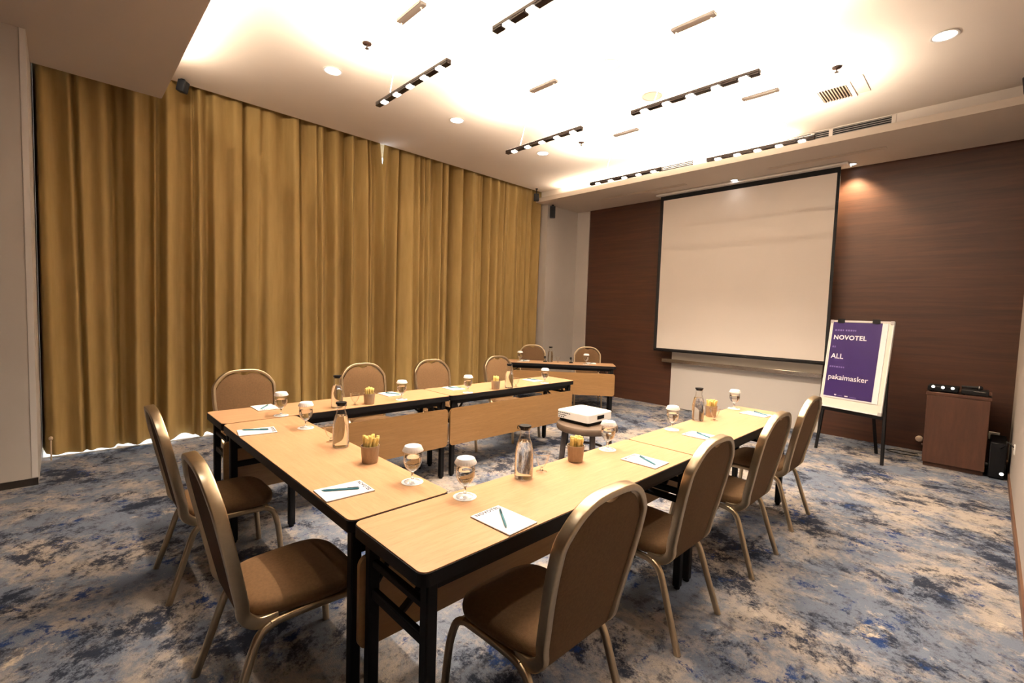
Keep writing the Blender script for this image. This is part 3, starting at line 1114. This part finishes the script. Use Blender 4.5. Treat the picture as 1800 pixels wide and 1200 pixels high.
t = thing('audio_mixer', 'low black audio receiver with three lit buttons on the cabinet', 'audio device', (5.62, 5.985, .798))
MB().bbox(-.115, .125, -.065, .20, .012, .060, .005).obj('case', 'black_plastic', t)
for k in range(3):
    MB().lathe([(.001, 0), (.012, 0), (.014, .006), (.012, .016), (.001, .018)], 14).xf(Matrix.Translation((-.07 + k * .075, -.060, .052)) @ Matrix.Rotation(PI / 2.6, 4, 'X')).obj('lit_button', 'indicator', t)
for sx in (-.09, .10):
    for sy in (-.04, .17):
        MB().lathe([(.001, 0), (.010, 0), (.010, .012), (.001, .012)], 10, (sx, sy, 0)).obj('foot', 'black_plastic', t)
t = thing('disc_player', 'flat black player with a thin bright slot on the cabinet', 'audio device', (5.865, 6.0, .798))
MB().bbox(-.10, .10, -.075, .17, .006, .052, .004).obj('case', 'black_plastic', t)
MB().bbox(-.010, .075, -.077, -.073, .040, .046, .0008).obj('slot', 'steel', t)
for sx in (-.08, .08):
    MB().box(sx - .01, sx + .01, -.06, .15, 0, .006).obj('foot', 'black_plastic', t)
t = thing('handheld_microphone', 'black handheld device lying across the player on the cabinet', 'microphone', (5.83, 6.02, .850))
m = MB().lathe([(.001, 0), (.011, .004), (.013, .08), (.015, .11), (.021, .125), (.023, .142), (.016, .158), (.001, .163)], 16)
m.xf(Matrix.Translation((-.07, .0, .0235)) @ Matrix.Rotation(PI / 2, 4, 'Y'))
m.obj('grip', 'black_plastic', t)
MB().lathe([(.0235, 0), (.0240, .004), (.0235, .008)], 16, close=False).xf(Matrix.Translation((.058, 0, .0235)) @ Matrix.Rotation(PI / 2, 4, 'Y')).obj('collar', 'steel', t)
tag(MB().tube(catmull([(5.965, 6.02, .803), (5.985, 5.95, .803), (5.978, 5.91, .803), (5.955, 5.93, .804)], 5), .004, 6).obj('cable', 'black_plastic'), 'short black cable coiled at the cabinet top corner', 'cable')
# black equipment case behind the cabinet
t = thing('equipment_case', 'black equipment case on the floor between cabinet and right wall', 'case', (6.065, 6.12, 0))
MB().bbox(-.060, .060, -.22, .30, .008, .36, .008).obj('body', 'black_plastic', t)
MB().bbox(-.058, .058, -.218, -.215, .14, .16, .001).obj('seam', 'dark_grille', t)
MB().bbox(-.05, .05, -.20, .28, 0, .008, .002).obj('base', 'black_metal', t)
MB().lathe([(.001, 0), (.016, 0), (.014, .006), (.001, .008)], 14).xf(Matrix.Translation((.035, -.218, .06)) @ Matrix.Rotation(PI / 2, 4, 'X')).obj('lamp', 'indicator', t)
t = thing('door_knob', 'pale round knob low on the wall left of the cabinet', 'knob', (5.43, 6.60, .16))
MB().lathe([(.001, 0), (.018, 0), (.016, .022), (.030, .036), (.036, .056), (.028, .076), (.001, .084)], 18).xf(Matrix.Rotation(PI / 2, 4, 'X')).obj('knob', 'beige_print', t)
MB().lathe([(.001, -.037), (.030, -.037), (.030, 0.002), (.001, 0.002)], 18).xf(Matrix.Rotation(PI / 2, 4, 'X')).obj('rose', 'steel', t)
t = thing('floor_cable', 'thin dark cable looped on the carpet left of the cabinet', 'cable')
MB().tube(catmull([(5.46, 6.30, .005), (5.30, 6.25, .005), (5.16, 6.33, .005), (5.24, 6.42, .005), (5.44, 6.40, .005)], 6), .005, 6).obj('cord', 'black_plastic', t)


def outlet(loc, rz, label):
    t = thing('wall_socket', label, 'socket', loc, rz)
    MB().bbox(-.042, .042, -.010, 0, -.042, .042, .003).obj('plate', 'white_gloss', t)
    for dx in (-.010, .010):
        MB().box(dx - .003, dx + .003, -.0108, -.0098, -.006, .006).obj('slot', 'black_plastic', t)


outlet((6.035, W, .31), 0, 'small pale wall socket on the brown wall behind the cabinet')
outlet((XR, 5.28, .43), -PI / 2, 'white wall socket low on the right wall')
tag(MB().tube(catmull([(XR - .012, 5.28, .45), (XR - .05, 5.40, .47), (XR - .05, 5.60, .40), (6.08, 5.84, .32)], 5), .006, 6).obj('power_cord', 'black_plastic'), 'black power cord from the right wall socket to the case', 'cable')

# ------------------------------------------------------------------ linear pendants
pend_no = 0


def make_pendant():
    t = thing('linear_pendant', '', 'light', group='slim linear pendant lights')
    hl = .495
    MB().bbox(-hl, hl, -.021, .021, .0, .022, .003).obj('housing', 'bronze', t)
    for k in range(5):
        x = -hl + .115 + k * .1925
        hd = MB().bbox(x - .028, x + .028, -.0225, .0225, -.016, .0, .004).obj('lamp_head', 'lamp_white', t)
    for k in range(6):
        xa = -hl + (0 if k == 0 else .115 + (k - 1) * .1925 + .040)
        xb = hl if k == 5 else -hl + .115 + k * .1925 - .040
        MB().bbox(xa, xb, -.022, .022, -.013, .0, .003).obj('shade_block', 'bronze', t)
    MB().bbox(-hl + .02, hl - .02, -.015, .015, .022, .024, .0005).obj('upward_diffuser', 'lamp_white', t)
    zc = ZC - 3.17
    cano = MB().bbox(-.165, .165, -.030, .030, zc - .022, zc, .003).obj('canopy', 'bronze_plate', t)
    for sx in (-1, 1):
        MB().lathe([(.001, 0), (.010, 0), (.010, .010), (.001, .010)], 10, (sx * .135, 0, zc - .032)).obj('gripper', 'steel', cano)
        MB().tube([(sx * .30, 0, .022), (sx * .135, 0, zc - .030)], .0022, 6).obj('cable', 'cable', t)
    return t


PD = make_pendant()
PLOC = [((2.766, 1.212), 'slim linear pendant light with five lamps nearest the curtain, front row'),
        ((2.750, 2.705), 'slim linear pendant light with five lamps on the curtain side, middle row'),
        ((2.725, 4.215), 'slim linear pendant light on the curtain side, nearest the screen'),
        ((4.240, 1.195), 'slim linear pendant light cut off by the top of the picture'),
        ((4.235, 2.735), 'slim linear pendant light with five lamps on the right side, middle row'),
        ((4.212, 4.255), 'slim linear pendant light on the right side, nearest the screen')]
for i, ((x, y), lb) in enumerate(PLOC):
    if i == 0:
        r = PD
        r.location, r['label'] = (x, y, 3.17), lb
    else:
        r = dup(PD, lb, (x, y, 3.17))
for i, ((x, y), lb) in enumerate(PLOC):
    area_light('pendant_uplight', (x, y, 3.17 + .045), .94, .03, P_UP, rot=(PI, 0, 0), spread=2.7)
    for k in range(5):
        spot_light('pendant_spot', (x - .38 + k * .1925, y, 3.17 - .028), P_DOWN, 125, .7, size=.03)

# ------------------------------------------------------------------ ceiling fittings
def downlight(x, y, z, label, power, r=.075, col=(1, .93, .84)):
    t = thing('recessed_downlight', label, 'light', (x, y, z), 0, 'round recessed downlights')
    MB().lathe([(r, 0), (r + .012, -.003), (r + .014, -.007), (r + .004, -.009), (r - .004, -.006), (r - .006, 0)], 32, close=False).obj('trim_ring', 'white_gloss', t)
    MB().lathe([(.001, -.003), (r - .005, -.003), (r - .005, 0), (.001, 0)], 28).obj('diffuser', 'downlight_white', t)
    spot_light('downlight_spot', (0, 0, -.02), power, 110, .6, color=col, parent=t, size=.05)


downlight(1.465, 1.17, ZC, 'round recessed downlight near the curtain, front one of three', 18)
downlight(1.447, 2.643, ZC, 'round recessed downlight near the curtain, middle one of three', 18)
downlight(1.462, 4.116, ZC, 'round recessed downlight near the curtain, rear one of three', 18)
downlight(5.544, 4.184, ZC, 'round recessed downlight at the upper right of the ceiling', 34)
downlight(5.544, 2.66, ZC, 'round recessed downlight on the right, between the other two', 40)
downlight(5.544, 1.17, ZC, 'round recessed downlight on the right, above the near chairs', 40)
downlight(4.10, -0.75, ZS, 'round recessed downlight in the near soffit behind the cross table', 26)
downlight(3.232, 6.26, ZS, 'small recessed downlight in the soffit over the screen centre', .6, r=.045)
downlight(4.585, 6.47, ZS, 'small recessed downlight in the soffit at the screen corner', 190, r=.045, col=(1, .72, .42))

for i, (x, y, lb) in enumerate(((2.129, 1.18, 'ceiling sprinkler at the front left of the ceiling'), (4.855, 4.177, 'ceiling sprinkler beside the square air vent'), (2.111, 4.141, 'ceiling sprinkler at the rear left, beyond the pendants'))):
    t = thing('ceiling_sprinkler', lb, 'sprinkler', (x, y, ZC), 0, 'ceiling sprinklers')
    MB().lathe([(.001, 0), (.038, 0), (.036, -.008), (.012, -.012), (.001, -.012)], 20).obj('rose', 'bronze', t)
    MB().tube([(0, 0, -.010), (0, 0, -.042)], .006, 8).obj('stem', 'bronze_plate', t)
    MB().lathe([(.001, -.042), (.017, -.042), (.017, -.045), (.001, -.045)], 12).obj('deflector', 'bronze_plate', t)
for i, (x, y, lb) in enumerate(((3.428, 2.825, 'round ceiling loudspeaker grille nearer the camera'), (3.409, 3.604, 'round ceiling loudspeaker grille farther from the camera'), (3.45, 1.30, 'round ceiling loudspeaker grille beside the cut-off pendant'))):
    t = thing('ceiling_speaker', lb, 'speaker', (x, y, ZC), 0, 'round ceiling loudspeakers')
    MB().lathe([(.085, 0), (.098, -.002), (.100, -.006), (.088, -.008), (.085, -.005)], 36, close=False).obj('rim', 'speaker_grille', t)
    MB().lathe([(.001, -.005), (.086, -.004)], 36, close=False).obj('grille', 'speaker_grille', t)

# square slatted vent and the access panel beside it
t = thing('ceiling_vent', 'square slatted air vent in the ceiling at the upper right', 'vent', (4.735, 4.715, ZC))
MB().box(-.118, .118, -.150, .150, -.002, 0).obj('backing', 'bronze', t, smooth=False)
m = MB()
for a in ((-.150, -.118, -.185, .185), (.118, .150, -.185, .185), (-.118, .118, -.185, -.150), (-.118, .118, .150, .185)):
    m.box(a[0], a[1], a[2], a[3], -.010, 0)
m.obj('frame', 'ceiling_paint', t, smooth=False)
sl = MB().box(-.005, .005, -.150, .150, -.012, -.002).mesh('slat', 'speaker_grille', smooth=False)
for k in range(10):
    o = bpy.data.objects.new('slat', sl)
    COL.objects.link(o)
    o.parent = t
    o.location = (-.105 + k * .0235, 0, 0)
t = thing('access_panel', 'plain square ceiling access panel beside the slatted vent', 'panel', (4.94, 4.655, ZC))
MB().bbox(-.045, .055, -.20, .20, -.006, 0, .002).obj('panel', 'ceiling_paint', t)
MB().box(-.042, .052, -.197, .197, -.0068, -.006).obj('flange', 'soffit_paint', t, smooth=False)

# long air grilles on the bulkhead above the far soffit
def bulk_grille(x0, x1, label, splits):
    t = thing('air_grille', label, 'vent', (0, YS + .14, 0), 0, 'long air grilles above the soffit')
    za, zb_ = 3.605, 3.698
    MB().box(x0, x1, -.002, 0, za, zb_).obj('backing', 'dark_grille', t, smooth=False)
    m = MB()
    xs = [x0] + splits + [x1]
    for x in xs:
        m.box(x - .018, x + .018, -.012, 0, za - .008, zb_ + .004)
    m.box(x0, x1, -.012, 0, za - .012, za)
    m.box(x0, x1, -.012, 0, zb_ - .004, zb_ + .006)
    m.obj('frame', 'ceiling_paint', t, smooth=False)
    for k in range(4):
        z = za + .012 + k * .022
        MB().box(x0 + .018, x1 - .018, -.009, -.002, z, z + .005).obj('slat', 'grey_plastic', t, smooth=False)


bulk_grille(1.80, 2.93, 'long air grille above the soffit, left of the screen centre', [2.38])
bulk_grille(3.90, 5.08, 'long dark air grille above the soffit, right of the screen centre', [4.34, 4.52])
# slot diffusers in the soffit underside
for a, b, lb in ((3.74, 4.98, 'long slot diffuser in the soffit underside, right of centre'), (1.10, 2.62, 'long slot diffuser in the soffit underside, left of centre')):
    t = thing('slot_diffuser', lb, 'vent', ((a + b) / 2, 6.03, ZS), 0, 'slot diffusers under the soffit')
    hl = (b - a) / 2
    m = MB()
    m.box(-hl, hl, -.040, -.024, -.006, 0).box(-hl, hl, .024, .040, -.006, 0).box(-hl, -hl + .02, -.024, .024, -.006, 0).box(hl - .02, hl, -.024, .024, -.006, 0)
    m.obj('frame', 'soffit_paint', t, smooth=False)
    MB().box(-hl + .02, hl - .02, -.024, .024, -.002, 0).obj('slot', 'beige_print', t, smooth=False)
    MB().box(-hl + .02, hl - .02, -.004, .004, -.005, -.002).obj('blade', 'soffit_paint', t, smooth=False)


# small corner loudspeakers
def box_speaker(loc, rz, tilt, label, size=(.105, .10, .15), arm=None):
    t = thing('wall_loudspeaker', label, 'speaker', loc, rz, 'small black loudspeakers under the ceiling')
    sx, sy, sz = size
    M = Matrix.Rotation(tilt, 4, 'X')
    m = MB().bbox(-sx / 2, sx / 2, -sy / 2, sy / 2, -sz / 2, sz / 2, .010, 2)
    m.xf(M)
    m.obj('cabinet', 'speaker_blue', t)
    m = MB().bbox(-sx / 2 + .01, sx / 2 - .01, -sy / 2 - .004, -sy / 2 + .002, -sz / 2 + .01, sz / 2 - .01, .003)
    m.xf(M)
    m.obj('grille', 'dark_grille', t)
    if arm is not None:
        MB().tube([(0, 0, sz * .3), tuple(arm)], .009, 8).obj('bracket', 'black_metal', t)
        MB().lathe([(.001, -.010), (.022, -.010), (.022, 0), (.001, 0)], 14, tuple(arm)).obj('mount_plate', 'black_metal', t)


box_speaker((.150, .205, 3.640), 2.4, .25, 'small black loudspeaker at the near soffit corner by the curtain', size=(.08, .075, .115), arm=(0, 0, .069))
box_speaker((.155, 5.40, 3.555), .8, .2, 'small black loudspeaker at the left end of the far soffit', size=(.09, .08, .13), arm=(0, 0, .154))
box_speaker((.20, 5.80, 3.36), .7, 0, 'small black loudspeaker on the side wall under the far soffit', size=(.10, .08, .21), arm=(0, .02, .135))
box_speaker((6.06, 5.33, 3.60), -.7, .2, 'small black loudspeaker at the right end of the far soffit', size=(.11, .10, .15), arm=(0, 0, .109))
